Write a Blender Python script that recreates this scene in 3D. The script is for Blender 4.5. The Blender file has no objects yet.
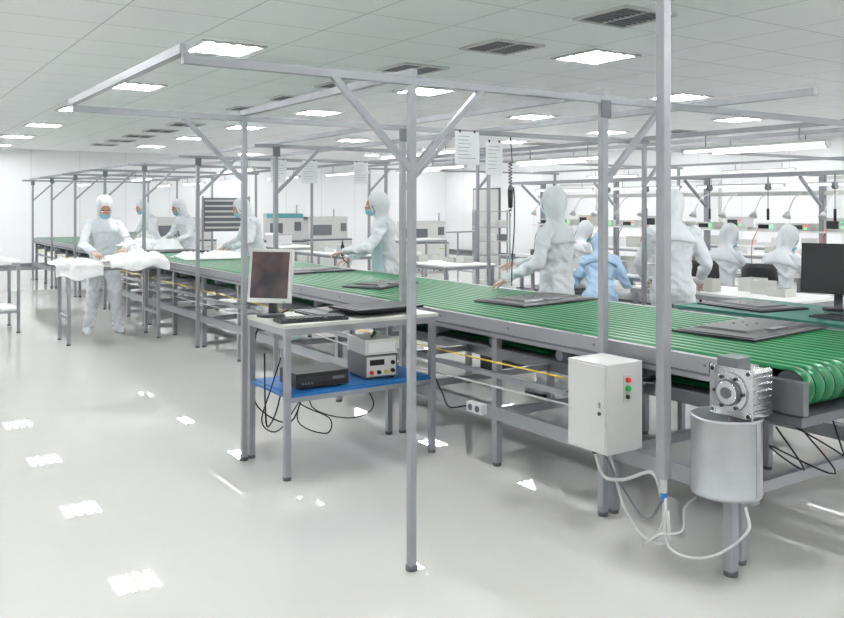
import bpy, bmesh, math, random
from mathutils import Vector, Matrix, noise
random.seed(4)
S=bpy.context.scene
S.view_settings.view_transform='Standard'
S.view_settings.look='None'
S.view_settings.exposure=1.0
col=S.collection
V=Vector
# ---------------------------------------------------------------- materials
MATS={}
def mat(name,c,rough=.5,metal=0.,bump=0.,bscale=20.,var=0.,emit=0.,spec=None,coat=0.):
    if name in MATS: return MATS[name]
    m=bpy.data.materials.new(name); m.use_nodes=True
    nt=m.node_tree; b=nt.nodes['Principled BSDF']
    b.inputs['Base Color'].default_value=(*c,1); b.inputs['Roughness'].default_value=rough
    b.inputs['Metallic'].default_value=metal
    if spec is not None: b.inputs['Specular IOR Level'].default_value=spec
    if coat: b.inputs['Coat Weight'].default_value=coat
    if emit:
        b.inputs['Emission Color'].default_value=(*c,1); b.inputs['Emission Strength'].default_value=emit
    if var>0 or bump>0:
        tc=nt.nodes.new('ShaderNodeTexCoord'); nz=nt.nodes.new('ShaderNodeTexNoise')
        nz.inputs['Scale'].default_value=bscale; nz.inputs['Detail'].default_value=3
        nt.links.new(tc.outputs['Object'],nz.inputs['Vector'])
    if var>0:
        mx=nt.nodes.new('ShaderNodeMix'); mx.data_type='RGBA'
        mx.inputs[6].default_value=(*[max(0,x*(1-var)) for x in c],1)
        mx.inputs[7].default_value=(*[min(1,x*(1+var)) for x in c],1)
        nt.links.new(nz.outputs['Fac'],mx.inputs[0]); nt.links.new(mx.outputs[2],b.inputs['Base Color'])
    if bump>0:
        bp=nt.nodes.new('ShaderNodeBump'); bp.inputs['Strength'].default_value=bump; bp.inputs['Distance'].default_value=.02
        nt.links.new(nz.outputs['Fac'],bp.inputs['Height']); nt.links.new(bp.outputs[0],b.inputs['Normal'])
    MATS[name]=m; return m
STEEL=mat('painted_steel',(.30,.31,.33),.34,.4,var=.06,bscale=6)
STEELD=mat('dark_steel',(.14,.15,.165),.45,.4,var=.08)  # darker steel for rollers, bolts, brackets and underframe parts
ALU=mat('cast_aluminium',(.55,.56,.57),.22,.95,bump=.06,bscale=60,var=.08)
GALV=mat('galvanised_sheet',(.43,.445,.46),.30,.65,var=.10,bscale=14)
BELT=mat('green_belt',(.004,.150,.047),.30,0,var=.12,bscale=9,spec=.45)
BELTD=mat('green_belt_groove',(.001,.026,.010),.6,spec=.2)
BLACK=mat('black_plastic',(.009,.009,.011),.34,var=.1)
DGREY=mat('dark_grey_plastic',(.026,.028,.033),.38,var=.1)
MGREY=mat('mid_grey_plastic',(.13,.14,.155),.4)
WHITEP=mat('white_laminate',(.70,.705,.70),.35,var=.02)
CREAM=mat('cream_enamel',(.52,.52,.48),.35,var=.02)
BOXW=mat('cabinet_enamel',(.56,.565,.55),.32,var=.02)
RUB=mat('rubber',(.015,.015,.015),.8)
FOOT=mat('levelling_foot',(.10,.10,.11),.5)
BLUE=mat('blue_mat',(.012,.14,.40),.5,var=.1)
GREENM=mat('green_antistatic_mat',(.02,.14,.10),.5,var=.06)
YEL=mat('yellow_cable',(.60,.42,.05),.5)
RED=mat('red_button',(.7,.02,.02),.3)
GRN=mat('green_button',(.02,.5,.1),.3)
REDL=mat('red_indicator_led',(1,.05,.03),.3,emit=1.5)
GRNL=mat('green_indicator_led',(.05,1,.25),.3,emit=1.2)
CABW=mat('white_cable',(.48,.49,.48),.5)
SUIT=mat('cleanroom_fabric',(.70,.73,.76),.8,bump=.5,bscale=18,var=.04)
SUITB=mat('blue_cleanroom_fabric',(.34,.48,.63),.8,bump=.5,bscale=18,var=.05)
SUITG=mat('aqua_apron_fabric',(.48,.65,.66),.8,bump=.4,bscale=22,var=.04)
SKIN=mat('skin',(.46,.25,.175),.5,var=.05)
GLOVE=mat('glove',(.55,.39,.32),.55,var=.04)
MASK=mat('face_mask',(.25,.50,.60),.8,bump=.3,bscale=60)
HAIR=mat('brow_hair',(.03,.02,.015),.8)
EYE=mat('eye_white',(.8,.8,.8),.2)
PAPER=mat('paper_sheet',(.74,.75,.76),.7,var=.02,bscale=50)
TEAL=mat('teal_panel',(.10,.36,.38),.5)
CARD=mat('cardboard',(.45,.32,.18),.8,var=.1)
SHEET=mat('white_foam_sheet',(.78,.79,.79),.7,bump=.3,bscale=9)
LAMP=mat('tube_glow',(1,1,1),.4,emit=1.4)
def screen_mat():
    m=bpy.data.materials.new('monitor_image'); m.use_nodes=True; nt=m.node_tree; b=nt.nodes['Principled BSDF']
    tc=nt.nodes.new('ShaderNodeTexCoord'); nz=nt.nodes.new('ShaderNodeTexNoise'); nz.inputs['Scale'].default_value=6; nz.inputs['Detail'].default_value=2
    cr=nt.nodes.new('ShaderNodeValToRGB'); cr.color_ramp.elements[0].position=.4; cr.color_ramp.elements[0].color=(.020,.016,.020,1)
    cr.color_ramp.elements[1].position=.75; cr.color_ramp.elements[1].color=(.08,.05,.046,1)
    nt.links.new(tc.outputs['Object'],nz.inputs['Vector']); nt.links.new(nz.outputs['Fac'],cr.inputs[0])
    nt.links.new(cr.outputs[0],b.inputs['Base Color']); nt.links.new(cr.outputs[0],b.inputs['Emission Color']); b.inputs['Emission Strength'].default_value=.4
    b.inputs['Roughness'].default_value=.12
    return m
SCREEN=screen_mat()
# ---------------------------------------------------------------- builder
class B:
    def __init__(s,name): s.name=name; s.bm=bmesh.new(); s.mats=[]
    def mi(s,m):
        if m not in s.mats: s.mats.append(m)
        return s.mats.index(m)
    def box(s,c,sz,m,rz=0,M=None):
        mt=Matrix.Translation(V(c))@(M if M else Matrix.Rotation(rz,4,'Z'))
        i=s.mi(m); vs=[s.bm.verts.new(mt@V((x*sz[0]/2,y*sz[1]/2,z*sz[2]/2))) for x in(-1,1) for y in(-1,1) for z in(-1,1)]
        for f in((0,1,3,2),(4,6,7,5),(0,4,5,1),(2,3,7,6),(0,2,6,4),(1,5,7,3)):
            s.bm.faces.new([vs[k] for k in f]).material_index=i
    def mm(s,a,b,m):
        a=V(a);b=V(b); s.box((a+b)/2,(b-a),m)
    def beam(s,p,q,w,m,h=None):
        p=V(p);q=V(q);d=q-p; h=h or w
        z=d.normalized(); up=V((0,0,1)) if abs(z.z)<.95 else V((0,1,0))
        x=up.cross(z).normalized(); y=z.cross(x)
        M=Matrix((x,y,z)).transposed().to_4x4()
        s.box((p+q)/2,(w,h,d.length),m,M=M)
    def cyl(s,p,q,r,m,r2=None,seg=20,caps=True):
        p=V(p);q=V(q);d=(q-p).normalized(); r2=r if r2 is None else r2
        u=d.orthogonal().normalized(); w=d.cross(u)
        an=[2*math.pi*k/seg for k in range(seg)]
        s.loft([[c+(u*math.cos(a)+w*math.sin(a))*rr for a in an] for c,rr in((p,r),(q,r2))],m,True,caps=caps)
    def ell(s,c,r,m,M=None,seg=20):
        mt=Matrix.Translation(V(c))@(M or Matrix.Identity(4)); nr=seg//2+1
        rings=[]
        for i in range(nr+1):
            t=math.pi*(i+.0)/nr; t=min(max(t,.06),math.pi-.06)
            rings.append([mt@V((r[0]*math.sin(t)*math.cos(a),r[1]*math.sin(t)*math.sin(a),r[2]*math.cos(t))) for a in [2*math.pi*k/seg for k in range(seg)]])
        s.loft(rings,m)
    def loft(s,rings,m,smooth=True,caps=True):
        i=s.mi(m); R=[[s.bm.verts.new(p) for p in r] for r in rings]; n=len(R[0])
        for a,b in zip(R,R[1:]):
            for k in range(n):
                f=s.bm.faces.new((a[k],a[(k+1)%n],b[(k+1)%n],b[k])); f.material_index=i; f.smooth=smooth
        if caps:
            f=s.bm.faces.new(R[0][::-1]); f.material_index=i
            f=s.bm.faces.new(R[-1]); f.material_index=i
    def tube(s,pts,r,m,seg=8,sub=6):
        P=[V(p) for p in pts]; Q=[]
        if len(P)>2:
            E=[P[0]*2-P[1]]+P+[P[-1]*2-P[-2]]
            for i in range(1,len(E)-2):
                a,b,c,d=E[i-1:i+3]
                for k in range(sub):
                    t=k/sub; Q.append(.5*((2*b)+(c-a)*t+(2*a-5*b+4*c-d)*t*t+(3*b-a-3*c+d)*t**3))
            Q.append(P[-1])
        else: Q=P
        rings=[]; u=None
        for i,p in enumerate(Q):
            t=(Q[min(i+1,len(Q)-1)]-Q[max(i-1,0)]).normalized()
            if u is None: u=t.orthogonal().normalized()
            u=(u-t*u.dot(t)).normalized(); w=t.cross(u)
            rings.append([p+(u*math.cos(a)+w*math.sin(a))*r for a in [2*math.pi*k/seg for k in range(seg)]])
        s.loft(rings,m)
    def done(s,loc=(0,0,0),rz=0,bevel=0,parent=None):
        bmesh.ops.recalc_face_normals(s.bm,faces=s.bm.faces)
        me=bpy.data.meshes.new(s.name); s.bm.to_mesh(me); s.bm.free()
        for m in s.mats: me.materials.append(m)
        o=bpy.data.objects.new(s.name,me); col.objects.link(o)
        o.location=loc; o.rotation_euler=(0,0,rz)
        if bevel:
            b=o.modifiers.new('bevel','BEVEL'); b.width=bevel; b.segments=2; b.limit_method='ANGLE'; b.angle_limit=math.radians(50)
        if parent: o.parent=parent
        return o
def inst(o,name,loc,rz=0,sc=None):
    n=bpy.data.objects.new(name,o.data); col.objects.link(n); n.location=loc; n.rotation_euler=(0,0,rz)
    for md in o.modifiers:
        b=n.modifiers.new(md.name,md.type)
        if md.type=='BEVEL': b.width=md.width; b.segments=2; b.limit_method='ANGLE'; b.angle_limit=md.angle_limit
    if sc: n.scale=sc
    return n
H=3.04; X0,X1,Y0,Y1=-5.,17.,-4.,24.
CX0,CX1=3.27,4.50; BZ=.89; YE=20.; YS=2.12; R=.085; DT=.888; Z=2.11
# ---------------------------------------------------------------- people
def seg_limb(q,p,r1,p2,r2,m):
    q.ell(p,(r1,)*3,m,seg=14); q.ell(p2,(r2,)*3,m,seg=14); q.cyl(p,p2,r1,m,r2=r2,seg=14)
def remeshed(q,name,vox,mats,parent,it=6,wr=0):
    bmesh.ops.recalc_face_normals(q.bm,faces=q.bm.faces)
    me=bpy.data.meshes.new('tmp'); q.bm.to_mesh(me); q.bm.free()
    o=bpy.data.objects.new('tmp',me); col.objects.link(o)
    r=o.modifiers.new('r','REMESH'); r.mode='VOXEL'; r.voxel_size=vox; r.use_smooth_shade=True
    s=o.modifiers.new('s','SMOOTH'); s.factor=.5; s.iterations=it
    dg=bpy.context.evaluated_depsgraph_get()
    m2=bpy.data.meshes.new_from_object(o.evaluated_get(dg)); bpy.data.objects.remove(o)
    m2.name=name; m2.materials.clear()
    for m in mats: m2.materials.append(m)
    if wr:
        for v in m2.vertices:
            c=v.co; n1=noise.noise(V((c.x*9+c.z*6,c.y*9-c.z*3,c.z*9+wr))); n2=noise.noise(V((c.x*10,c.y*10,c.z*24+c.x*14+wr)))
            v.co=c+v.normal*(.024*(.30-abs(n1)*1.5)+.009*(.3-abs(n2)*1.4))
    for p in m2.polygons: p.use_smooth=True
    ob=bpy.data.objects.new(name,m2); col.objects.link(ob)
    if parent: ob.parent=parent
    return ob
def hand_mesh():
    q=B('h')
    def el(cx,cy,cz,rx,rz): return [V((cx+rx*math.cos(a),cy,cz+rz*math.sin(a))) for a in [k*math.pi/8 for k in range(16)]]
    q.loft([el(0,-.02,0,.024,.018),el(0,.015,0,.032,.017),el(0,.05,0,.041,.015),el(0,.085,-.002,.040,.013),el(0,.092,-.002,.034,.009)],SKIN)
    for x,L,a in((-.030,.070,.10),(-.010,.078,.02),(.011,.072,-.05),(.030,.056,-.14)):
        p=V((x,.083,-.001)); ang=-.2
        for k,(f,r) in enumerate(((.45,.0092),(.32,.0084),(.23,.0076))):
            d=V((-math.sin(a),math.cos(ang),math.sin(ang))); d.normalize(); p2=p+d*L*f
            seg_limb(q,p,r,p2,r*.93,SKIN); p=p2; ang-=.42
    p=V((-.030,.025,-.006))
    for d,L,r in((V((-.75,.6,-.25)),.042,.013),(V((-.45,.85,-.3)),.034,.0105),(V((-.2,.95,-.35)),.026,.009)):
        p2=p+d.normalized()*L; seg_limb(q,p,r,p2,r*.9,SKIN); p=p2
    o=remeshed(q,'hand',.0042,[GLOVE],None,it=2); me=o.data; bpy.data.objects.remove(o); return me
HM=hand_mesh()
def ik(a,b,l1,l2,hint):
    d=b-a; L=min(d.length,(l1+l2)*.995); d.normalize(); b=a+d*L
    x=(l1*l1-l2*l2+L*L)/(2*L); h=math.sqrt(max(0,l1*l1-x*x))
    n_=(hint-d*hint.dot(d)).normalized(); return a+d*x+n_*h,b
CACHE={}
def worker(loc,face,lean=.1,headp=.3,lh=(-.2,.3,.95),rh=(.2,.3,.95),seated=False,suit=SUIT,hy=0,seed=1.,stance=.13,apron=None,sole=None,eh=.5,name='cleanroom_worker'):
    e=bpy.data.objects.new(name,None); col.objects.link(e); e.location=loc
    e.rotation_euler=(0,0,math.atan2(face[1],face[0])-math.pi/2)
    q=B('b'); m=suit
    P=V((0,0,.57 if seated else .90)); sd=V((0,math.sin(lean),math.cos(lean))); fw=V((0,math.cos(lean),-math.sin(lean))); X=V((1,0,0))
    def rg(t,rx,ry,off=0,n=20):
        c=P+sd*t+fw*off; return [c+X*rx*math.cos(a)+fw*ry*math.sin(a) for a in [2*math.pi*k/n for k in range(n)]]
    q.loft([rg(-.13,.09,.08),rg(-.10,.15,.12),rg(-.03,.172,.14),rg(.08,.163,.13),rg(.18,.150,.118),rg(.30,.165,.128),rg(.40,.180,.125),rg(.46,.160,.108),rg(.50,.11,.09),rg(.54,.062,.066),rg(.60,.055,.06)],m)
    rings=[]
    for s in(-1,1):
        hip=P+V((s*.092,0,-.04))
        if seated: ank=V((s*.13,.36,.10)); k=V((s*.13,.42,.53))
        else: ank=V((s*stance,.0 if s>0 else .04,.10)); k,_=ik(hip,ank,.40,.41,V((0,1,0)))
        seg_limb(q,hip,.100,k,.076,m); seg_limb(q,k,.077,ank,.062,m)
        q.ell(ank+V((0,.0,-.045)),(.054,.072,.052),m,seg=14)
        f0=[(-.085,.042,.04,.045),(-.04,.05,.05,.052),(.06,.05,.042,.045),(.13,.05,.034,.037),(.175,.034,.024,.028)]
        q.loft([[V((ank.x+s*.015+rx*math.cos(a),ank.y+y,max(.004,zc+rz*math.sin(a)))) for a in [k_*math.pi/8 for k_ in range(16)]] for y,rx,rz,zc in f0],m)
        up=(k-ank).normalized(); rings.append((ank+up*.22,.062,up)); rings.append((ank+up*.02,.060,up))
        if sole:
            qq=B('sole'); qq.loft([[V((ank.x+s*.015+.055*math.cos(a),ank.y+.045+.14*math.sin(a),z)) for a in [k_*math.pi/10 for k_ in range(20)]] for z in(.0,.025)],sole); qq.done(parent=e)
    hands=[]
    for s,t in((-1,lh),(1,rh)):
        sh=P+sd*.44+X*s*.175
        t=V(t); el,t=ik(sh,t,.285,.255,V((s*eh,-.4,-.9)))
        seg_limb(q,sh-X*s*.02,.072,el,.057,m); seg_limb(q,el,.057,t,.040,m)
        seg_limb(q,sh-X*s*.09+sd*.02,.055,sh,.060,m)
        hands.append((s,el,t))
    key=(lean,lh,rh,seated,suit.name,stance)
    if key in CACHE:
        q.bm.free(); ob=bpy.data.objects.new('coverall',CACHE[key]); col.objects.link(ob); ob.parent=e
    else: CACHE[key]=remeshed(q,'coverall',.014,[suit],e,it=4,wr=seed*7.3).data
    nk=P+sd*.57; ha=lean+headp
    Rh=Matrix.Rotation(hy,3,'Z')@Matrix.Rotation(-ha,3,'X'); hu=Rh@V((0,0,1)); hf=Rh@V((0,1,0)); hx=Rh@V((1,0,0))
    hc=nk+hu*.125+hf*.02
    MR=Matrix((hx,hf,hu)).transposed().to_4x4()
    def hp(x,y,z): return hc+hx*x+hf*y+hu*z
    h=B('hood'); RR=[]; N=28; an=[2*math.pi*k/N for k in range(N)]
    for z,rx,ry,oy in((.148,.012,.014,-.02),(.143,.040,.048,-.02),(.128,.064,.078,-.02),(.10,.083,.103,-.02),(.06,.095,.116,-.022),(.01,.098,.119,-.024),(-.04,.092,.110,-.024),(-.085,.080,.094,-.02),(-.115,.074,.085,-.012)):
        RR.append([hp(rx*math.cos(a),oy+ry*math.sin(a),z) for a in an])
    for t,rx,ry in((.535,.078,.083),(.515,.100,.098),(.488,.140,.115),(.455,.178,.133),(.415,.196,.146),(.375,.200,.152),(.37,.19,.145)):
        RR.append([P+sd*t+X*rx*math.cos(a)+fw*ry*math.sin(a)-sd*(.02*abs(math.cos(a)) if t<.5 else 0) for a in an])
    h.loft(RR,suit)
    h.tube([hp(.069*math.cos(a),.082-.014*abs(math.sin(a)),.094*math.sin(a)+.002) for a in [2*math.pi*k/20 for k in range(21)]],.010,suit,sub=2)
    ho=h.done(parent=e)
    for v in ho.data.vertices: v.co=v.co+v.normal*(.008*(.3-abs(noise.noise(v.co*12+V((seed,0,0))))*1.5))
    f=B('head')
    f.ell(hp(0,.03,.0),(.074,.098,.108),SKIN,M=MR,seg=24)
    f.loft([[hp(x*sc,y0+yy,z0) for x,yy in((-.016,0),(0,.028),(.016,0),(0,-.01))] for z0,y0,sc in((-.035,.118,1),(-.02,.122,.9),(.02,.118,.45))],SKIN)
    for s in(-1,1):
        f.ell(hp(s*.031,.112,.018),(.015,.012,.009),EYE,M=MR,seg=12); f.ell(hp(s*.031,.1225,.018),(.006,.004,.006),HAIR,M=MR,seg=10)
        f.ell(hp(s*.032,.116,.042),(.019,.007,.004),HAIR,M=MR,seg=10)
        f.ell(hp(s*.076,.02,.0),(.008,.018,.03),SKIN,M=MR,seg=10)
        f.tube([hp(s*.06,.09,-.035),hp(s*.077,.05,-.01),hp(s*.08,.02,.0)],.003,MASK)
    f.ell(hp(0,.115,-.062),(.022,.014,.008),SKIN,M=MR,seg=10)
    f.ell(hp(0,.085,-.050),(.064,.062,.050),MASK,M=MR,seg=20)
    f.ell(hp(0,.137,-.045),(.02,.018,.03),MASK,M=MR,seg=14)
    f.done(parent=e)
    c=B('cuffs')
    for s,el,t in hands:
        d=(t-el).normalized(); c.cyl(t-d*.02,t+d*.035,.040,suit,r2=.034,seg=16)
    for p,r,up in rings: c.cyl(p-up*.006,p+up*.006,r+.006,suit,seg=18)
    c.done(parent=e)
    if apron:
        a_=B('apron'); rows=[]
        for t,wd,off in((.36,.10,.155),(.28,.17,.158),(.1,.22,.155),(-.05,.25,.165),(-.3,.25,.17),(-.52,.24,.16)):
            ring=[]
            for k in range(21):
                a=-1.35+2.7*k/20
                ring.append(P+(sd*t if t>0 else V((0,0,t)))+X*min(.22,wd)*math.sin(a)+fw*off*math.cos(a)*(1+.03*math.sin(k*1.3)))
            rows.append(ring)
        a_.mi(apron); G=[[a_.bm.verts.new(p) for p in r] for r in rows]
        for r1,r2 in zip(G,G[1:]):
            for k in range(20): ff=a_.bm.faces.new((r1[k],r1[k+1],r2[k+1],r2[k])); ff.smooth=True
        ao=a_.done(parent=e); so=ao.modifiers.new('t','SOLIDIFY'); so.thickness=.003
    for s,el,t in hands:
        d=(t-el).normalized(); y=(d+V((0,.15,-.1))).normalized()
        z=V((0,0,1)); z=(z-y*z.dot(y)); z.normalize(); x=y.cross(z)
        o=bpy.data.objects.new('hand_left' if s<0 else 'hand_right',HM); col.objects.link(o); o.parent=e
        M=Matrix((x*(1 if s>0 else -1),y,z)).transposed().to_4x4(); M.translation=t+y*.03
        o.matrix_local=M
    return e
worker((2.56,10.97,0),(-.12,-1),lean=.14,headp=.5,lh=(-.20,.40,1.06),rh=(.16,.42,1.03),seed=1,stance=.17,eh=.9)
worker((4.88,5.28,0),(-.25,1),lean=.03,headp=.10,lh=(-.46,.16,.99),rh=(-.02,.38,1.08),seed=2,hy=-.45,sole=BLACK)
worker((5.80,4.84,0),(.75,.66),lean=.10,headp=.30,lh=(-.24,.30,.93),rh=(.24,.30,.93),seed=3,eh=.6)
worker((4.90,8.05,0),(-.85,.5),lean=.08,headp=.2,lh=(-.22,.45,1.08),rh=(.12,.40,1.0),seed=4,apron=SUITG)
SP=dict(lean=.25,headp=.35,lh=(-.2,.42,.975),rh=(.2,.42,.975),eh=.7)
worker((4.90,11.7,0),(-1,.1),seed=5,**SP)
worker((4.90,14.7,0),(-1,-.3),seed=6,**SP)
worker((4.90,16.9,0),(-1,-.2),seed=7,**SP)
SS=dict(lean=.25,lh=(-.2,.45,.86),rh=(.2,.45,.86),seated=True)
worker((8.25,6.22,0),(1,.12),headp=.28,seed=8,**SS)
worker((8.25,5.50,0),(1,.0),headp=.35,seed=9,**SS)
worker((8.25,8.6,0),(1,.0),headp=.35,seed=11,**SS)
worker((6.85,6.72,0),(.7,.7),lean=.55,headp=.4,lh=(-.2,.42,.80),rh=(.2,.42,.80),seated=True,seed=10,suit=SUITB)
# ---------------------------------------------------------------- room
def grid_mat(name,c,line,tx,ty,ox,oy,ax,rough,w=.012):
    m=bpy.data.materials.new(name); m.use_nodes=True; nt=m.node_tree; b=nt.nodes['Principled BSDF']
    b.inputs['Roughness'].default_value=rough
    tc=nt.nodes.new('ShaderNodeTexCoord'); sp=nt.nodes.new('ShaderNodeSeparateXYZ'); nt.links.new(tc.outputs['Object'],sp.inputs[0])
    def ln(out,t,o):
        a=nt.nodes.new('ShaderNodeMath'); a.operation='ADD'; a.inputs[1].default_value=1000*t-o; nt.links.new(out,a.inputs[0])
        k=nt.nodes.new('ShaderNodeMath'); k.operation='MODULO'; k.inputs[1].default_value=t; nt.links.new(a.outputs[0],k.inputs[0])
        l=nt.nodes.new('ShaderNodeMath'); l.operation='LESS_THAN'; l.inputs[1].default_value=w; nt.links.new(k.outputs[0],l.inputs[0]); return l.outputs[0]
    l1=ln(sp.outputs[ax[0]],tx,ox); l2=ln(sp.outputs[ax[1]],ty,oy)
    mxm=nt.nodes.new('ShaderNodeMath'); mxm.operation='MAXIMUM'; nt.links.new(l1,mxm.inputs[0]); nt.links.new(l2,mxm.inputs[1])
    mx=nt.nodes.new('ShaderNodeMix'); mx.data_type='RGBA'; mx.inputs[6].default_value=(*c,1); mx.inputs[7].default_value=(*line,1)
    nt.links.new(mxm.outputs[0],mx.inputs[0]); nt.links.new(mx.outputs[2],b.inputs['Base Color'])
    return m
CEIL=grid_mat('ceiling_tiles',(.88,.895,.91),(.58,.60,.61),.8,.75,2.85-.4,1.5-.375,(0,1),.6,.014)
WALLX=grid_mat('wall_panels_far',(.86,.87,.88),(.62,.63,.64),1.2,9.,.2,-3,(0,2),.4,.012)
WALLY=grid_mat('wall_panels_side',(.86,.87,.88),(.62,.63,.64),1.2,9.,.2,-3,(1,2),.4,.012)
def floor_mat():
    m=bpy.data.materials.new('epoxy_floor'); m.use_nodes=True; nt=m.node_tree; b=nt.nodes['Principled BSDF']
    tc=nt.nodes.new('ShaderNodeTexCoord'); nz=nt.nodes.new('ShaderNodeTexNoise'); nz.inputs['Scale'].default_value=.9; nz.inputs['Detail'].default_value=5
    nt.links.new(tc.outputs['Object'],nz.inputs['Vector'])
    mx=nt.nodes.new('ShaderNodeMix'); mx.data_type='RGBA'; mx.inputs[6].default_value=(.545,.54,.51,1); mx.inputs[7].default_value=(.605,.60,.57,1)
    nt.links.new(nz.outputs['Fac'],mx.inputs[0]); nt.links.new(mx.outputs[2],b.inputs['Base Color'])
    b.inputs['Roughness'].default_value=.008; b.inputs['IOR'].default_value=1.9
    return m
def slab(n,a,b,m):
    q=B(n); q.mm(a,b,m); return q.done()
slab('floor',(X0,Y0,-.1),(X1,Y1,0),floor_mat())
slab('ceiling',(X0,Y0,H),(X1,Y1,H+.1),CEIL)
slab('wall_far',(X0,Y1,-.1),(X1,Y1+.15,H+.1),WALLX)
slab('wall_near',(X0,Y0-.15,-.1),(X1,Y0,H+.1),WALLX)
slab('wall_right',(X1,Y0-.15,-.1),(X1+.15,Y1+.15,H+.1),WALLY)
slab('wall_left',(X0-.15,Y0-.15,-.1),(X0,Y1+.15,H+.1),WALLY)
slab('baseboard_far',(X0,Y1-.02,0),(X1-.02,Y1,.09),MGREY)
slab('baseboard_right',(X1-.02,Y0,0),(X1,Y1,.09),MGREY)
def light_mat():
    m=bpy.data.materials.new('louvre_light'); m.use_nodes=True; nt=m.node_tree; b=nt.nodes['Principled BSDF']
    b.inputs['Base Color'].default_value=(.5,.5,.5,1)
    tc=nt.nodes.new('ShaderNodeTexCoord'); sp=nt.nodes.new('ShaderNodeSeparateXYZ'); nt.links.new(tc.outputs['Object'],sp.inputs[0])
    outs=[]
    for ax,n,th in((0,4,.036),(1,5,.022)):
        t=.56/n
        a=nt.nodes.new('ShaderNodeMath'); a.operation='ADD'; a.inputs[1].default_value=.28+10*t; nt.links.new(sp.outputs[ax],a.inputs[0])
        k=nt.nodes.new('ShaderNodeMath'); k.operation='PINGPONG'; k.inputs[1].default_value=t/2; nt.links.new(a.outputs[0],k.inputs[0])
        l=nt.nodes.new('ShaderNodeMath'); l.operation='GREATER_THAN'; l.inputs[1].default_value=th; nt.links.new(k.outputs[0],l.inputs[0]); outs.append(l.outputs[0])
    mu=nt.nodes.new('ShaderNodeMath'); mu.operation='MULTIPLY'; nt.links.new(outs[0],mu.inputs[0]); nt.links.new(outs[1],mu.inputs[1])
    m2=nt.nodes.new('ShaderNodeMath'); m2.operation='MULTIPLY_ADD'; m2.inputs[1].default_value=60; m2.inputs[2].default_value=.7; nt.links.new(mu.outputs[0],m2.inputs[0])
    b.inputs['Emission Color'].default_value=(.975,.99,1,1); nt.links.new(m2.outputs[0],b.inputs['Emission Strength'])
    return m
LM=light_mat()
q=B('ceiling_light')
q.mm((-.28,-.28,-.012),(.28,.28,-.008),LM)
for a,b_ in(((-.31,-.31,-.018),(.31,-.28,0)),((-.31,.28,-.018),(.31,.31,0)),((-.31,-.28,-.018),(-.28,.28,0)),((.28,-.28,-.018),(.31,.28,0))): q.mm(a,b_,BOXW)
first=q.done(loc=(2.85,1.6,H)); 
for r,(x,ph) in enumerate(((2.85,1.6),(6.05,0.0),(9.25,1.6),(12.45,0.0),(15.6,1.6),(-.35,0.),(-3.5,1.6))):
    y=ph-3
    while y<23.5:
        if y>-3.6 and not(x==2.85 and abs(y-1.6)<.01): inst(first,'ceiling_light',(x,y,H))
        y+=3.0
q=B('ceiling_vent')
q.mm((-.25,-.25,-.004),(.25,.25,-.001),BLACK)
for a,b_ in(((-.28,-.28,-.02),(.28,-.25,0)),((-.28,.25,-.02),(.28,.28,0)),((-.28,-.25,-.02),(-.25,.25,0)),((.25,-.25,-.02),(.28,.25,0))): q.mm(a,b_,BOXW)
for i in range(9): q.box((0,-.22+i*.055,-.012),(.5,.014,.006),MGREY)
q.mm((-.008,-.25,-.02),(.008,.25,-.006),BOXW)
v0=q.done(loc=(4.95,3.1,H))
for k in range(1,13): inst(v0,'ceiling_vent',(4.95,3.1+1.5*k,H))
for k in range(4,9): inst(v0,'ceiling_vent',(13.4,3.1+2.*k,H))
# ---------------------------------------------------------------- conveyor
q=B('belt_conveyor')
path=[]
for k in range(13):
    a=math.pi/2+math.pi*k/12; path.append((YS+R*math.cos(a),BZ-R+R*math.sin(a),math.cos(a),math.sin(a)))
path.append((YS+.02,BZ-2*R,0,-1)); path.append((YE-.02,BZ-2*R,0,-1))
for k in range(13):
    a=-math.pi/2+math.pi*k/12; path.append((YE+R*math.cos(a),BZ-R+R*math.sin(a),math.cos(a),math.sin(a)))
path.append((YE-.02,BZ,0,1))
for k in range(17,0,-1): path.append((YS+k*1.0,BZ,0,1))
path.append((YS+.02,BZ,0,1))
nr=17; prof=[]
wr=(CX1-CX0)/nr
for i in range(nr):
    x=CX0+i*wr
    prof+= [(x,-.012,1),(x+wr*.14,-.012,1),(x+wr*.20,-.006,0),(x+wr*.30,-.0015,0),(x+wr*.52,0,0),(x+wr*.74,-.0015,0),(x+wr*.88,-.006,0),(x+wr*.94,-.012,1)]
prof.append((CX1,-.012,1))
bm=q.bm; mi0=q.mi(BELT); mi1=q.mi(BELTD)
G=[[bm.verts.new((x,y+ny*h,z+nz*h)) for (x,h,_) in prof] for (y,z,ny,nz) in path]
n=len(path)
for i in range(n):
    for j in range(len(prof)-1):
        f=bm.faces.new((G[i][j],G[(i+1)%n][j],G[(i+1)%n][j+1],G[i][j+1])); f.smooth=True
        f.material_index=mi1 if prof[j][2] and prof[j+1][2] else mi0
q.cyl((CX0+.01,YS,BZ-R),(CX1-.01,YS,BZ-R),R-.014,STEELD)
YP=[3.08,4.98]+[7.12+2.1*k for k in range(7)]
LEGS=[2.33,3.08,4.03,4.98,6.05]+[7.12+1.05*k for k in range(13)]
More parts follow.
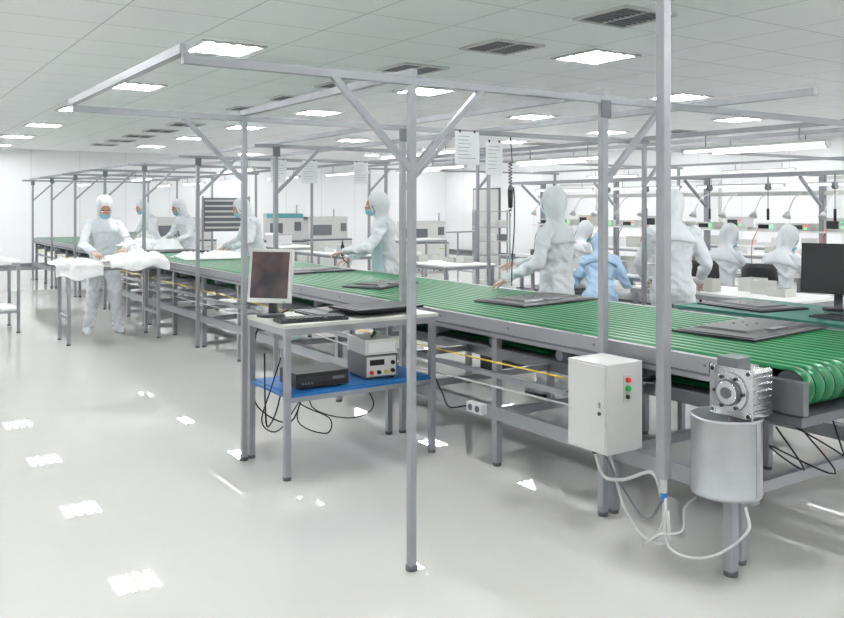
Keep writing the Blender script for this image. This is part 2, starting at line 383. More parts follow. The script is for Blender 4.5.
for x in(3.235,4.535):
    q.mm((x-.02,YS+.13,.775),(x+.02,YE,.882),STEEL)
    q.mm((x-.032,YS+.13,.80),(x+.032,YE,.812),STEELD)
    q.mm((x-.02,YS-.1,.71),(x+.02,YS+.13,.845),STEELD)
    q.mm((x-.025,2.25,.28),(x+.025,YE,.36),STEEL)
    for y in LEGS:
        q.mm((x-.022,y-.022,.02),(x+.022,y+.022,.77),STEEL); q.cyl((x,y,0),(x,y,.02),.026,FOOT)
    for k in range(24): q.cyl((x-.023 if x<4 else x+.023,2.5+k*.7,.845),(x-.020 if x<4 else x+.02,2.5+k*.7,.845),.008,STEELD,seg=8)
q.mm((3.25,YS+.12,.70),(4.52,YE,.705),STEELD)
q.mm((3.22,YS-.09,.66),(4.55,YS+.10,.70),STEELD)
for y in LEGS:
    q.mm((3.24,y-.02,.29),(4.52,y+.02,.34),STEEL); q.mm((3.24,y-.02,.64),(4.52,y+.02,.70),STEEL)
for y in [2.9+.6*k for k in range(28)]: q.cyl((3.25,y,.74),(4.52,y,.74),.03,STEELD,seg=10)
q.tube([(3.2,3.2,.64),(3.2,5,.625),(3.2,8,.635),(3.2,14,.64),(3.2,19.5,.64)],.005,YEL)
q.tube([(3.2,3.3,.50),(3.2,5,.47),(3.2,7,.5),(3.2,11,.48),(3.2,16,.5)],.006,CABW)
q.mm((3.19,3.4,.54),(3.215,19.6,.57),STEEL)
q.done()
# ---------------------------------------------------------------- overhead frame
w=.034; PX=3.16
q=B('overhead_frame')
for k,y in enumerate(YP):
    xl=1.0 if k<2 else 2.95
    q.beam((xl,y,Z),(5.65,y,Z),w,STEEL)
    q.beam((PX,y,.02),(PX,y,Z),.036,STEEL); q.cyl((PX,y,0),(PX,y,.02),.026,FOOT)
    q.beam((5.6,y,.02),(5.6,y,Z),.03,STEEL); q.cyl((5.6,y,0),(5.6,y,.02),.026,FOOT)
    q.beam((PX,y,1.68),(3.60,y,Z-.01),.028,STEEL)
    if k<2:
        q.beam((2.0,y,.02),(2.0,y,Z),.031,STEEL); q.cyl((2.,y,0),(2.,y,.02),.026,FOOT)
        q.beam((2.0,y,1.72),(1.62,y,Z-.01),.026,STEEL)
        if k==0: q.beam((2.0,y,1.72),(2.38,y,Z-.01),.026,STEEL)
    q.box((PX,y-.021,Z-.05),(.07,.006,.09),STEELD)
for x,a,b_ in((1.0,3.06,5.0),(2.0,3.06,5.0),(PX,3.06,19.9),(4.0,2.45,19.9),(5.6,2.2,19.9)):
    q.beam((x,a,Z+.034),(x,b_,Z+.034),.034,STEEL)
q.done()
q=B('linear_fluorescent_lamp')
q.mm((-.03,-.62,0),(.03,.62,.018),BOXW)
q.cyl((0,-.6,-.012),(0,.6,-.012),.010,LAMP,seg=10)
for y in(-.61,.61): q.box((0,y,-.008),(.04,.015,.028),BOXW)
for y in(-.4,.4): q.cyl((0,y,.018),(0,y,.11),.004,STEELD,seg=6)
l0=q.done(loc=(4.,6.05,Z-.093))
for k in range(8):
    for x in(4.0,5.6):
        if (x>5 or k in(3,5,7)): inst(l0,'linear_fluorescent_lamp',(x,3.95+2.1*k,Z-.093))
# ---------------------------------------------------------------- workbench factory
def bench(name,x0,x1,y0,y1,top=.888,tm=CREAM,shelf=None,sm=BLUE):
    q=B(name); l=.036
    q.mm((x0-.01,y0-.01,top-.02),(x1+.01,y1+.01,top),tm)
    q.mm((x0,y0,top-.06),(x1,y0+l,top-.02),STEEL); q.mm((x0,y1-l,top-.06),(x1,y1,top-.02),STEEL)
    q.mm((x0,y0+l,top-.06),(x0+l,y1-l,top-.02),STEEL); q.mm((x1-l,y0+l,top-.06),(x1,y1-l,top-.02),STEEL)
    for x in(x0,x1-l):
        for y in(y0,y1-l):
            q.mm((x,y,.02),(x+l,y+l,top-.06),STEEL); q.cyl((x+l/2,y+l/2,0),(x+l/2,y+l/2,.02),.024,FOOT)
    if shelf:
        q.mm((x0+.005,y0+.002,shelf-.02),(x1-.005,y1-.002,shelf-.006),sm)
        q.mm((x0+l,y0+.03,shelf-.006),(x1-l,y1-.02,shelf),sm)
        q.mm((x0+.01,y0+.005,shelf-.05),(x1-.01,y0+.035,shelf-.02),STEEL)
        q.mm((x0+.01,y1-.035,shelf-.05),(x1-.01,y1-.005,shelf-.02),STEEL)
    else:
        q.mm((x0+.01,y0+l,.28),(x0+.035,y1-l,.32),STEEL); q.mm((x1-.035,y0+l,.28),(x1-.01,y1-l,.32),STEEL)
    return q.done()
bench('test_workbench',2.04,3.08,4.46,5.02,DT,CREAM,.49)
bench('packing_workbench',1.98,3.02,10.13,10.68,DT,WHITEP)
bench('packing_workbench',.65,1.70,11.5,12.3,DT,WHITEP,.3,WHITEP)
bench('packing_workbench',.5,1.70,13.6,14.5,DT,WHITEP)
bench('panel_workbench',4.72,5.5,2.35,3.9,DT,GREENM)
bench('assembly_workbench',6.25,6.95,4.0,5.7,.80,WHITEP,.3,WHITEP)
bench('assembly_workbench',7.3,7.8,6.2,8.4,.78,WHITEP,.3,WHITEP)
bench('assembly_workbench',6.3,7.1,8.9,10.6,.80,WHITEP,.3,WHITEP)
bench('assembly_workbench',6.3,7.1,11.5,13.4,.80,WHITEP)
bench('assembly_workbench',6.6,7.4,14.6,16.4,.80,WHITEP,.3,WHITEP)
bench('assembly_workbench',13.2,14.6,19.2,20.0,.88,WHITEP)
bench('assembly_workbench',9.6,10.8,15.2,16.0,.85,WHITEP)
def lcd_panel():
    q=B('lcd_tv_panel')
    q.mm((-.40,-.24,0),(.40,.24,.012),DGREY)
    def rg(hx,hy,z,cy=0): return [V((x,y+cy,z)) for x,y in((-hx,-hy),(hx,-hy),(hx,hy),(-hx,hy))]
    q.loft([rg(.385,.225,.012),rg(.375,.215,.017),rg(.29,.16,.021,.02),rg(.26,.13,.030,.02)],BLACK,False)
    q.box((0,-.12,.024),(.16,.09,.010),MGREY)
    for x in(-.05,.05):
        for y in(0,.08): q.cyl((x,y,.029),(x,y,.034),.008,ALU,seg=10)
    for i in range(8): q.box((-.2+i*.055,.17,.020),(.03,.008,.004),MGREY)
    return q
p0=lcd_panel().done(loc=(4.08,4.62,BZ),rz=.12,bevel=.002)
inst(p0,'lcd_tv_panel',(4.10,2.88,BZ),.1)
inst(p0,'lcd_tv_panel',(3.95,8.0,BZ),.15)
inst(p0,'lcd_tv_panel',(5.05,3.55,DT),1.45,(.7,.9,1))
inst(p0,'lcd_tv_panel',(5.05,2.72,DT),1.45,(.7,.9,1))
inst(p0,'lcd_tv_panel',(3.75,6.25,BZ),.5,(.8,.8,1))
inst(p0,'lcd_tv_panel',(4.0,12.5,BZ),.1)
inst(p0,'lcd_tv_panel',(2.68,4.80,DT),.0,(.85,.75,1))
q=B('lcd_front_bezel')
q.mm((-.25,-.17,0),(.25,.17,.012),BLACK); q.mm((-.22,-.14,.012),(.22,.14,.0135),DGREY); q.mm((-.25,-.17,.012),(.25,-.155,.017),MGREY)
q.done(loc=(2.77,4.68,DT+.034),rz=.08)
def monitor(name,loc,face,scr,w=.36,h=.30,hc=.26,tilt=.15):
    e=bpy.data.objects.new(name,None); col.objects.link(e); e.location=loc
    e.rotation_euler=(0,0,math.atan2(face[1],face[0])+math.pi/2)
    q=B('base'); 
    q.loft([[V((.09*math.cos(a)*s,.075*math.sin(a)*s,z)) for a in [k*math.pi/12 for k in range(24)]] for z,s in((0,1),(.012,1),(.02,.8))],DGREY)
    q.beam((0,.03,.015),(0,.05,hc),.05,DGREY,.03); q.done(parent=e,bevel=.003)
    M=Matrix.Translation((0,0,hc))@Matrix.Rotation(-tilt,4,'X')
    q=B('display')
    q.box((0,0,0),(w,.035,h),BOXW if scr is SCREEN else BLACK); q.box((0,.03,0),(w*.75,.03,h*.7),DGREY)
    q.box((0,-.019,.005),(w-.035,.004,h-.045),scr)
    q.box((w*.38,-.02,-h/2+.008),(.02,.004,.006),GRN)
    bmesh.ops.transform(q.bm,matrix=M,verts=q.bm.verts); q.done(parent=e,bevel=.004)
    return e
monitor('computer_monitor',(2.135,4.88,DT),(-.72,-.69),SCREEN,.28,.33,.25,.16)
monitor('computer_monitor',(5.33,3.11,DT),(-.9,-.25),BLACK,.44,.33,.27,.1)
q=B('keyboard')
q.mm((-.21,-.075,0),(.21,.075,.018),DGREY)
for i in range(14):
    for j in range(5): q.box((-.185+i*.0285,-.055+j*.027,.021),(.022,.021,.008),MGREY if (i+j)%9==0 else BLACK)
q.done(loc=(2.26,4.58,DT),rz=-.1)
q=B('video_player')
q.mm((-.17,-.13,.01),(.17,.13,.095),BLACK); q.box((0,-.132,.055),(.32,.004,.03),DGREY); q.box((.1,-.134,.055),(.08,.003,.016),MGREY)
for x in(-.12,.12):
    for y in(-.1,.1): q.cyl((x,y,0),(x,y,.01),.015,RUB,seg=12)
for i in range(4): q.cyl((-.13+i*.02,-.13,.035),(-.13+i*.02,-.137,.035),.006,MGREY,seg=10)
q.done(loc=(2.32,4.66,.49),rz=-.05,bevel=.003)
q=B('signal_generator')
q.mm((-.11,-.14,.012),(.11,.14,.15),MGREY); q.mm((-.115,-.15,.155),(.105,.13,.25),BOXW)
q.mm((-.11,-.15,.15),(.10,.12,.156),BLACK)
q.box((0,-.142,.08),(.2,.004,.12),BOXW); q.box((-.03,-.145,.105),(.1,.003,.035),BLACK)
for i,(x,z) in enumerate(((-.07,.045),(-.02,.045),(.03,.045),(.075,.1),(.075,.05))): q.cyl((x,-.142,z),(x,-.16,z),.013,(RED,BLACK,YEL,BLACK,BLACK)[i],seg=14)
q.box((0,-.152,.2),(.18,.004,.06),WHITEP)
q.tube([(.06,.13,.2),(.02,0,.275),(-.05,-.1,.262)],.006,MGREY)
for x in(-.09,.09):
    for y in(-.11,.11): q.cyl((x,y,0),(x,y,.012),.012,RUB,seg=12)
q.done(loc=(2.75,4.70,.49),rz=-.1,bevel=.003)
q=B('bench_cables')
q.tube([(2.28,4.93,DT+.03),(2.12,5.045,.80),(2.1,5.06,.5),(2.12,5.05,.3),(2.3,4.95,.2),(2.45,5.05,.42),(2.45,5.05,.5)],.005,RUB)
q.tube([(2.32,4.81,.56),(2.32,5.04,.5),(2.25,5.06,.25),(2.1,4.85,.22),(2.02,4.7,.40),(2.015,4.7,.7)],.005,RUB)
q.tube([(2.5,5.05,.48),(2.5,5.05,.25),(2.7,4.9,.18),(2.85,4.85,.25),(2.9,5.06,.42),(3.0,5.06,.8)],.004,RUB)
q.tube([(2.45,5.05,.48),(2.4,5.05,.3),(2.55,4.9,.2),(2.5,4.85,.12),(2.35,4.95,.2),(2.45,5.03,.42)],.004,RUB)
q.tube([(2.03,4.50,.7),(2.01,4.6,.5),(2.02,4.75,.28),(2.15,4.8,.2),(2.35,4.9,.35)],.004,RUB)
q.done()
q=B('power_socket')
q.mm((3.16,4.09,.30),(3.205,4.24,.36),WHITEP)
for y in(4.13,4.20): q.cyl((3.16,y,.33),(3.155,y,.33),.02,MGREY,seg=14)
q.tube([(3.17,4.24,.33),(3.13,4.38,.30),(3.16,4.5,.36),(3.17,4.6,.45)],.005,RUB)
q.done()
q=B('control_cabinet')
q.mm((2.90,2.80,.41),(3.135,3.06,.83),BOXW)
q.mm((2.892,2.81,.42),(2.90,3.05,.82),BOXW)
q.cyl((2.892,2.84,.60),(2.884,2.84,.60),.009,BLACK)
q.box((2.889,2.84,.64),(.006,.012,.03),ALU)
q.cyl((3.03,2.80,.75),(3.03,2.782,.75),.012,RED); q.cyl((3.03,2.80,.71),(3.03,2.782,.71),.014,GRN); q.cyl((3.03,2.80,.67),(3.03,2.787,.67),.010,BLACK)
q.box((3.03,2.799,.71),(.05,.004,.13),CREAM)
q.mm((3.135,2.95,.5),(3.14,3.05,.75),STEELD)
for x in(2.95,3.05): q.cyl((x,2.93,.41),(x,2.93,.385),.014,DGREY)
q.done(bevel=.005)
q=B('gear_motor')
gx,gy,gz=3.09,2.22,.80
q.box((gx,gy,gz),(.13,.19,.19),ALU)
q.box((gx-.068,gy,gz),(.012,.205,.205),ALU)
q.cyl((gx-.07,gy,gz),(gx-.085,gy,gz),.082,ALU,seg=28); q.cyl((gx-.085,gy,gz),(gx-.10,gy,gz),.055,STEELD,seg=28); q.cyl((gx-.10,gy,gz),(gx-.104,gy,gz),.048,ALU,seg=28)
q.cyl((gx-.10,gy,gz),(gx-.110,gy,gz),.024,STEELD,seg=20); q.cyl((gx+.06,gy,gz),(3.21,gy,gz),.04,STEELD)
for k in range(6):
    a=k*math.pi/3; q.cyl((gx-.085,gy+.068*math.cos(a),gz+.068*math.sin(a)),(gx-.093,gy+.068*math.cos(a),gz+.068*math.sin(a)),.008,BLACK,seg=8)
for s1 in(-1,1):
    for s2 in(-1,1): q.cyl((gx-.078,gy+s1*.086,gz+s2*.086),(gx+.066,gy+s1*.086,gz+s2*.086),.015,ALU,seg=12); q.cyl((gx-.082,gy+s1*.086,gz+s2*.086),(gx-.078,gy+s1*.086,gz+s2*.086),.008,BLACK,seg=10)
for i in range(6): q.box((gx,gy-.098,gz-.07+i*.028),(.12,.014,.006),ALU)
q.box((gx-.01,gy+.03,gz+.115),(.09,.10,.045),MGREY); q.box((gx,gy+.12,gz+.07),(.05,.05,.05),BLACK)
q.cyl((gx,gy,gz-.09),(gx,gy,gz-.14),.055,STEELD)
q.done(bevel=.004)
q=B('motor_cover_drum')
mx,my=3.03,2.25; n_=40; rr=.142
def ring(r,z): return [V((mx+r*math.cos(2*math.pi*k/n_),my+r*math.sin(2*math.pi*k/n_),z)) for k in range(n_)]
q.loft([ring(.05,.375),ring(rr,.375),ring(rr,.38),ring(rr+.004,.385),ring(rr,.39),ring(rr,.685),ring(rr+.005,.69),ring(rr+.005,.70),ring(rr-.004,.70),ring(rr-.004,.42),ring(.03,.42)],GALV)
q.cyl((mx,my,.42),(mx,my,.62),.115,BLACK)
q.box((mx+.01,my-rr-.001,.54),(.02,.004,.3),GALV)
q.done()
q=B('drum_support_leg')
q.beam((3.10,2.28,.02),(3.10,2.28,.375),.045,STEEL); q.cyl((3.10,2.28,0),(3.10,2.28,.02),.03,FOOT); q.beam((3.10,2.28,.33),(3.20,2.30,.33),.03,STEEL)
q.done()
q=B('cable_conduit_pole')
cx,cy=2.84,2.42
q.beam((cx,cy,.42),(cx,cy,H-.01),.045,STEEL); q.box((cx,cy,H-.008),(.14,.14,.016),STEELD)
q.cyl((cx,cy,.36),(cx,cy,.42),.016,CABW); q.cyl((cx,cy,.33),(cx,cy,.36),.013,BLUE)
q.done(bevel=.003)
q=B('power_cables')
q.tube([(2.95,2.93,.39),(2.93,2.85,.30),(2.9,2.7,.33),(2.86,2.5,.42),(2.84,2.43,.34)],.008,CABW)
q.tube([(3.05,2.93,.39),(3.0,2.8,.18),(2.92,2.6,.10),(2.84,2.4,.16),(2.82,2.38,.3)],.006,CABW)
q.tube([(2.84,2.41,.34),(2.80,2.36,.16),(2.85,2.2,.16),(2.93,2.08,.28),(2.95,2.1,.37)],.006,CABW)
q.tube([(2.85,2.43,.34),(2.86,2.45,.2),(2.80,2.5,.12),(2.78,2.4,.2),(2.86,2.34,.22),(2.95,2.4,.28),(3.05,2.42,.3)],.005,CABW)
q.tube([(2.98,2.9,.39),(2.96,2.75,.25),(2.88,2.55,.2),(2.84,2.42,.33)],.006,MGREY)
q.tube([(3.3,2.2,.62),(3.35,2.1,.45),(3.4,2.3,.5),(3.5,2.05,.42),(3.6,2.3,.58)],.004,RUB)
q.tube([(3.4,2.2,.62),(3.5,2.0,.5),(3.7,2.1,.38),(3.9,2.3,.55)],.004,RUB)
q.done()
def driver(name,loc,top,long=True):
    q=B(name)
    q.cyl((0,0,0),(0,0,.13),.018,BLACK,r2=.021); q.cyl((0,0,.13),(0,0,.17),.021,MGREY,r2=.012); q.cyl((0,0,-.03),(0,0,0),.008,ALU,r2=.014); q.cyl((0,0,-.07),(0,0,-.03),.004,ALU)
    q.tube([(0,0,.17)]+[(.014*math.cos(k*1.6),.014*math.sin(k*1.6),.18+k*.006) for k in range(int((top-.25)/.006*.6))]+[(0,0,top)],.004,BLACK,seg=6,sub=2)
    if long: q.tube([(0,0,.16),(.06,.03,.12),(.08,.05,-.15),(.05,.04,-.42),(.03,.02,-.60)],.005,BLACK)
    q.done(loc=loc)
driver('hanging_screwdriver',(4.13,4.985,1.56),Z-1.56-.017)
def paper(x,y,z0,z1,w_,curl=.006,name='hanging_document'):
    q=B(name); rows=[]; n1=6; bm=q.bm; q.mi(PAPER); q.mi(MGREY)
    for i in range(n1+1):
        rows.append([bm.verts.new((x-w_/2+w_*j/n1,y+curl*math.sin(i*.9+j*.5)*(1-i/n1),z0+(z1-z0)*i/n1)) for j in range(n1+1)])
    for i in range(n1):
        for j in range(n1): f=bm.faces.new((rows[i][j],rows[i][j+1],rows[i+1][j+1],rows[i+1][j])); f.smooth=True
    for i in range(7):
        L=w_*random.uniform(.4,.75); zz=z1-(z1-z0)*(.15+.11*i); q.box((x-w_*.4+L/2,y-.009,zz),(L,.001,.003),MGREY)
    for sx in(-.3,.3): q.box((x+sx*w_,y,z1),(.010,.010,.02),BLACK)
    q.done()
paper(3.70,4.955,1.87,Z+.0,.22); paper(3.95,4.955,1.80,2.05,.16); 
for x,y in((4.1,9.155),(4.5,9.155),(5.2,9.155)): paper(x,y,1.84,Z,.2)
q=B('cordless_screwdriver'); q.cyl((0,0,-.05),(0,0,.07),.018,BLACK); q.cyl((0,0,.07),(0,0,.12),.012,DGREY,r2=.004); q.tube([(0,0,-.05),(.02,0,-.1),(.1,.05,-.14),(.2,.2,-.15)],.005,BLACK)
q.done(loc=(4.40,8.15,1.08))
def chair():
    q=B('office_chair')
    for k in range(5):
        a=k*2*math.pi/5; c,s=math.cos(a),math.sin(a)
        q.beam((0,0,.10),(.27*c,.27*s,.075),.035,BLACK,.025); q.cyl((.27*c-.02*s,.27*s+.02*c,.03),(.27*c+.02*s,.27*s-.02*c,.03),.03,BLACK,seg=12); q.cyl((.27*c,.27*s,.03),(.27*c,.27*s,.08),.01,BLACK,seg=8)
    q.cyl((0,0,.09),(0,0,.37),.025,STEELD)
    def sr(z,s,y0=0): return [V((.22*s*max(-1,min(1,1.25*math.cos(a))),y0+.21*s*max(-1,min(1,1.25*math.sin(a))),z)) for a in [2*math.pi*k/28 for k in range(28)]]
    q.loft([sr(.37,.85),sr(.385,1),sr(.415,1),sr(.43,.9)],DGREY)
    q.tube([(0,-.12,.38),(0,-.27,.40),(0,-.29,.6),(0,-.27,.72)],.016,BLACK)
    rows=[]
    for z,wd in((.66,.13),(.69,.19),(.79,.21),(.91,.20),(.96,.15)):
        rows.append([V((wd*math.cos(a),-.25-.03*math.sin(a)-.04*(1-(math.cos(a))**2)+.0,z)) for a in [2*math.pi*k/24 for k in range(24)]])
    q.loft(rows,BLACK)
    return q
c0=chair().done(loc=(8.20,6.24,0),rz=-math.pi/2+.1)
inst(c0,'office_chair',(8.20,5.52,0),-math.pi/2+.1); inst(c0,'office_chair',(8.20,8.6,0),-math.pi/2)
q=B('work_stool')
q.cyl((0,0,.40),(0,0,.44),.17,DGREY,seg=28)
for k in range(4):
    a=k*math.pi/2+.4; q.beam((.11*math.cos(a),.11*math.sin(a),.40),(.19*math.cos(a),.19*math.sin(a),0.01),.025,STEEL)
q.done(loc=(6.85,6.72,0))
q=B('assembly_line_rack')
xa=9.3
for y in(2.4,4.0,5.6,7.2,8.8,10.4):
    for x in(8.85,9.65): q.mm((x-.025,y-.025,0),(x+.025,y+.025,.76),STEEL)
    q.mm((xa-.03,y-.03,.8),(xa+.03,y+.03,1.95),STEEL)
    q.beam((xa,y,1.93),(8.7,y,1.93),.04,STEEL); q.beam((xa,y,1.55),(8.85,y,1.9),.03,STEEL)
q.mm((8.8,2.3,.76),(9.7,10.5,.80),WHITEP)
for z in(1.95,1.72,1.28): q.mm((xa-.02,2.3,z-.025),(xa+.02,10.5,z+.025),BOXW if z<1.9 else STEEL)
q.mm((8.68,2.3,1.91),(8.72,10.5,1.95),STEEL)
q.mm((9.15,2.3,1.26),(9.45,10.5,1.275),WHITEP)
q.mm((8.82,2.3,.25),(9.68,10.5,.28),STEELD)
for i in range(18):
    y=2.65+i*.44; s=random.uniform(.06,.12)
    q.box((8.95+random.uniform(-.05,.25),y,.80+s/2),(random.uniform(.1,.2),random.uniform(.08,.22),s),random.choice([BOXW,MGREY,WHITEP,GREENM,CREAM]))
    hh=.09+.07*(i%3==0); yy=y+.1; bz=1.275
    q.box((9.3,yy,bz+hh/2),(.2,.26,hh),random.choice([BOXW,CREAM,WHITEP])); q.box((9.197,yy+.03,bz+hh/2),(.008,.14,hh*.55),DGREY)
    q.box((9.196,yy-.08,bz+hh*.7),(.012,.016,.016),REDL if i%2 else GRNL); q.box((9.196,yy-.08,bz+hh*.35),(.012,.016,.016),GRNL)
    q.tube([(9.2,yy+.1,bz+.03),(9.1,yy+.12,1.1),(9.0,yy+.05,.83)],.005,MGREY if i%2 else RED,seg=6,sub=4)
    q.tube([(9.25,yy,1.72),(9.1,yy,1.66),(8.98,yy,1.5)],.006,BOXW,seg=6,sub=4); q.cyl((8.98,yy,1.50),(8.95,yy,1.44),.02,BOXW,r2=.05,seg=12)
q.done()
q=B('tool_balancer')
q.cyl((0,-.02,0),(0,.02,0),.04,MGREY); q.cyl((0,0,.04),(0,0,.13),.006,BLACK,seg=8); q.cyl((0,0,-.25),(0,0,-.04),.004,BLACK,seg=6); q.cyl((0,0,-.38),(0,0,-.25),.015,BLACK,seg=10)
t0=q.done(loc=(8.7,4.4,1.79))
for y in(3.2,5.1,5.9,6.7,7.7,8.4,9.5): inst(t0,'tool_balancer',(8.7,y,1.79))
for y in(3.4,5.0,6.5,8.0,9.6): inst(l0,'linear_fluorescent_lamp',(9.0,y,1.93-.11))
q=B('lamp_gantry')
for y in(3.4,6.4,9.4,12.4):
    q.beam((7.2,y,0),(7.2,y,2.2),.036,STEEL); q.beam((7.0,y,2.2),(11.5,y,2.2),.034,STEEL); q.beam((11.4,y,0),(11.4,y,2.2),.04,STEEL); q.beam((7.2,y,1.8),(7.6,y,2.19),.03,STEEL)
for x in(7.2,11.4): q.beam((x,2.4,2.24),(x,13,2.24),.034,STEEL)
q.done()
for y in(4.9,7.9,10.9):
    for x in(7.2,11.4): inst(l0,'linear_fluorescent_lamp',(x,y,2.22-.11))
bench('assembly_workbench',11.8,12.6,6,9,.80,WHITEP,.3,WHITEP); bench('assembly_workbench',11.8,12.6,10,13,.80,WHITEP,.3,WHITEP)
bench('assembly_workbench',14.2,15,7,12,.80,WHITEP,.3,WHITEP)
def boxes(name,x0,x1,y0,y1,z,n,mats,smax=.22):
    q=B(name)
    for i in range(n):
        x=random.uniform(x0+.12,x1-.12); y=y0+.12+(y1-y0-.24)*(i+.5)/n; h=random.uniform(.05,smax); a=random.uniform(.12,.24); b=min(.3,(y1-y0-.24)/n*.8); t=.008; m=random.choice(mats)
        q.box((x,y,z+t/2),(a,b,t),m)
        for s in(-1,1): q.box((x+s*(a-t)/2,y,z+h/2+t/2),(t,b,h-t),m); q.box((x,y+s*(b-t)/2,z+h/2+t/2),(a-2*t,t,h-t),m)
        for k in range(3): q.box((x+random.uniform(-.3,.3)*a,y+random.uniform(-.3,.3)*b,z+t+h*.4),(a*.28,b*.22,h*.8),random.choice([MGREY,BOXW,DGREY]),random.uniform(0,1))
    q.done()
W=[BOXW,WHITEP,CREAM,WHITEP]
boxes('parts_bins',6.3,6.9,4.1,5.6,.80,6,W,.12); boxes('parts_bins',7.32,7.78,6.3,8.3,.78,7,W,.14)
boxes('parts_bins',6.35,7.05,9,10.5,.80,6,W,.14); boxes('parts_bins',6.35,7.05,11.6,13.3,.80,6,W,.14)
boxes('parts_bins',6.35,6.9,4.1,5.6,.30,5,[BLACK,DGREY,CARD],.25)
boxes('parts_bins',11.9,12.5,6.2,8.9,.80,7,W,.2); boxes('parts_bins',11.9,12.5,10.2,12.8,.80,7,W,.2); boxes('parts_bins',14.3,14.9,7.2,11.8,.80,9,W,.2)
def crate(name,loc,sz,m=BLACK):
    q=B(name); a,b_,c=sz; t=.012
    q.box((0,0,t/2),(a,b_,t),m)
    for s in(-1,1):
        q.box((s*(a/2-t/2),0,c/2),(t,b_,c),m); q.box((0,s*(b_/2-t/2),c/2),(a-2*t,t,c),m)
    q.box((0,b_/2,c-.01),(a+.02,.02,.02),m); q.box((0,-b_/2,c-.01),(a+.02,.02,.02),m); q.box((a/2,0,c-.01),(.02,b_,.02),m); q.box((-a/2,0,c-.01),(.02,b_,.02),m)
    q.done(loc=loc)
crate('plastic_crate',(5.25,6.4,0),(.4,.3,.2)); crate('plastic_crate',(6.05,6.2,0),(.4,.3,.5))
def machine(name,loc,sz,c2,rz=0):
    a,b_,c=sz; q=B(name)
    q.mm((-a/2,-b_/2,.06),(a/2,b_/2,c*.55),BOXW); q.mm((-a/2+.05,-b_/2+.15,c*.55),(a/2-.05,b_/2,c),BOXW)
    q.mm((-a/2+.05,-b_/2+.14,c*.93),(a/2-.05,b_/2,c),c2)
    q.mm((-a/2,-b_/2,c*.55),(a/2,b_/2,c*.58),STEELD); q.mm((-a/2+.12,-b_/2+.14,c*.65),(a/2-.5,-b_/2+.155,c*.85),MGREY)
    q.box((a/2-.17,-b_/2+.14,c*.8),(.15,.03,.2),MGREY)
    for i in range(3): q.cyl((a/2-.22+i*.05,-b_/2,c*.45),(a/2-.22+i*.05,-b_/2-.02,c*.45),.015,(RED,GRN,YEL)[i],seg=10)
    for x in(-a/2+.06,a/2-.06):
        for y in(-b_/2+.06,b_/2-.06): q.cyl((x,y,0),(x,y,.06),.03,RUB,seg=10)
    q.cyl((a/2-.1,b_/2-.1,c),(a/2-.1,b_/2-.1,c+.2),.02,BOXW)
    q.done(loc=loc,rz=rz,bevel=.01)
machine('soldering_machine',(8.0,17.6,0),(.9,.9,1.4),TEAL,-.3); machine('test_cabinet',(9.8,19.2,0),(1.2,.9,1.3),BOXW); machine('test_cabinet',(6.6,20.5,0),(1.5,.9,1.3),BOXW)
machine('soldering_machine',(11.6,17.4,0),(1.2,.8,1.2),BOXW,-.4)
q=B('tool_pegboard')
for x in(-.42,.42): q.mm((x-.02,-.02,0),(x+.02,.02,1.75),STEEL); q.mm((x-.03,-.25,0),(x+.03,.25,.04),STEEL)
q.mm((-.4,-.015,1.1),(.4,.015,1.72),MGREY)
for i in range(6): q.box((0,-.025,1.17+i*.1),(.76,.02,.035),BOXW)
q.done(loc=(5.75,15.2,0),rz=-.3)
q=B('storage_shelving')
for x in(-.5,.5):
    for y in(-.2,.2): q.mm((x-.02,y-.02,0),(x+.02,y+.02,1.45),STEEL)
for z in(.15,.55,.95,1.4): q.mm((-.52,-.22,z),(.52,.22,z+.03),GALV)
for i in range(6): q.box((-.35+.33*(i%3),0,.58+.4*(i//3)+.09),(.24,.3,.18),random.choice([BOXW,MGREY]))
q.done(loc=(15.2,19.2,0),rz=-.5)
for i,y in enumerate((9.5,13.5,17.5)):
    q=B('window_%d'%(i+1)); q.mm((X1-.035,y-.75,1.1),(X1-.001,y+.75,2.2),BOXW); q.mm((X1-.045,y-.68,1.17),(X1-.03,y+.68,2.13),PAPER); q.done()
q=B('door_1'); q.mm((X1-.04,21,0.0),(X1-.001,22.4,2.15),MGREY); q.mm((X1-.06,21.06,0),(X1-.03,22.34,2.1),BOXW); q.cyl((X1-.08,21.2,1.05),(X1-.05,21.2,1.05),.025,ALU); q.done()
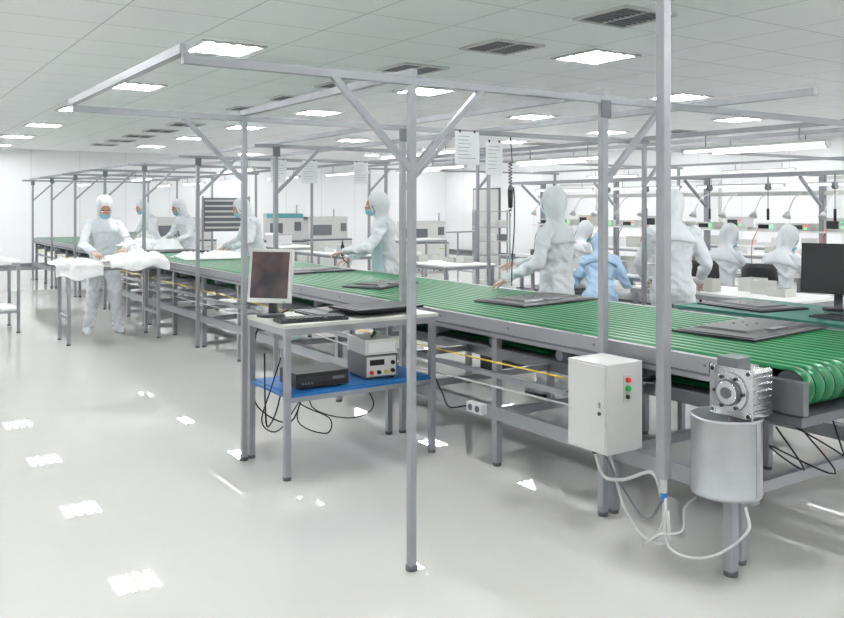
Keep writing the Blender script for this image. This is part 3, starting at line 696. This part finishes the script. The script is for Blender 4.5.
def sheet(name,x0,x1,y0,y1,z,drop,seed,hh=.06):
    q=B(name); q.mi(SHEET); bm=q.bm; nx,ny=34,34; g=[]
    for i in range(nx+1):
        row=[]
        for j in range(ny+1):
            x=x0+(x1-x0)*i/nx; t=j/ny; L=(y1-y0)+drop; s=L*t
            hgt=hh*(.55+.8*noise.noise(V((x*3.3+seed,s*4,seed)))+.45*(.5-abs(noise.noise(V((x*8,s*8,seed))))*2))*math.sin(math.pi*min(1,max(0.02,i/nx)))**.4
            hgt=max(.006,hgt)
            if s<(y1-y0): y=y1-s; zz=z+hgt
            else:
                y=y0-.012-hgt*.4; zz=z+.01-(s-(y1-y0))*(1+.6*noise.noise(V((x*5,seed,1))))
            row.append(bm.verts.new((x,y,zz)))
        g.append(row)
    for i in range(nx):
        for j in range(ny): f=bm.faces.new((g[i][j],g[i][j+1],g[i+1][j+1],g[i+1][j])); f.smooth=True
    return q.done()
sheet('packing_foam_sheets',1.85,2.36,10.1,10.62,DT,.14,1,.09)
sheet('packing_foam_sheets',2.44,3.12,10.1,10.62,DT,.06,2,.17)
sheet('packing_foam_sheets',.7,1.6,11.5,12.2,DT,.05,3,.10)
sheet('packing_foam_sheets',3.4,4.2,10.4,11.0,BZ,.0,5,.12)
sheet('packing_foam_sheets',3.5,4.3,13.2,14.2,BZ,.0,7,.2)
q=B('packing_carton')
q.mm((-.2,-.15,0),(.2,.15,.2),WHITEP)
for s in(-1,1): q.beam((-.2,s*.15,.2),(.2,s*.15,.2),.006,WHITEP); q.box((0,s*.19,.215),(.39,.09,.004),WHITEP,M=Matrix.Rotation(s*.4,4,'X'))
k0=q.done(loc=(1.0,14.,DT))
inst(k0,'packing_carton',(3.9,15.3,BZ)); inst(k0,'packing_carton',(3.95,17.2,BZ)); inst(k0,'packing_carton',(7.,15.6,.80),.3)
wd=bpy.data.worlds.new('World'); S.world=wd; wd.use_nodes=True; wd.node_tree.nodes['Background'].inputs[0].default_value=(.8,.85,.9,1); wd.node_tree.nodes['Background'].inputs[1].default_value=.3
cam=bpy.data.cameras.new('camera'); co=bpy.data.objects.new('camera',cam); col.objects.link(co); S.camera=co
cam.sensor_width=36; cam.lens=850/844*36; cam.clip_start=.05; cam.clip_end=100
co.location=(0,0,1.57); co.rotation_euler=(math.pi/2,0,-math.atan2(.555,.832))
cam.shift_y=-(309-206)/844
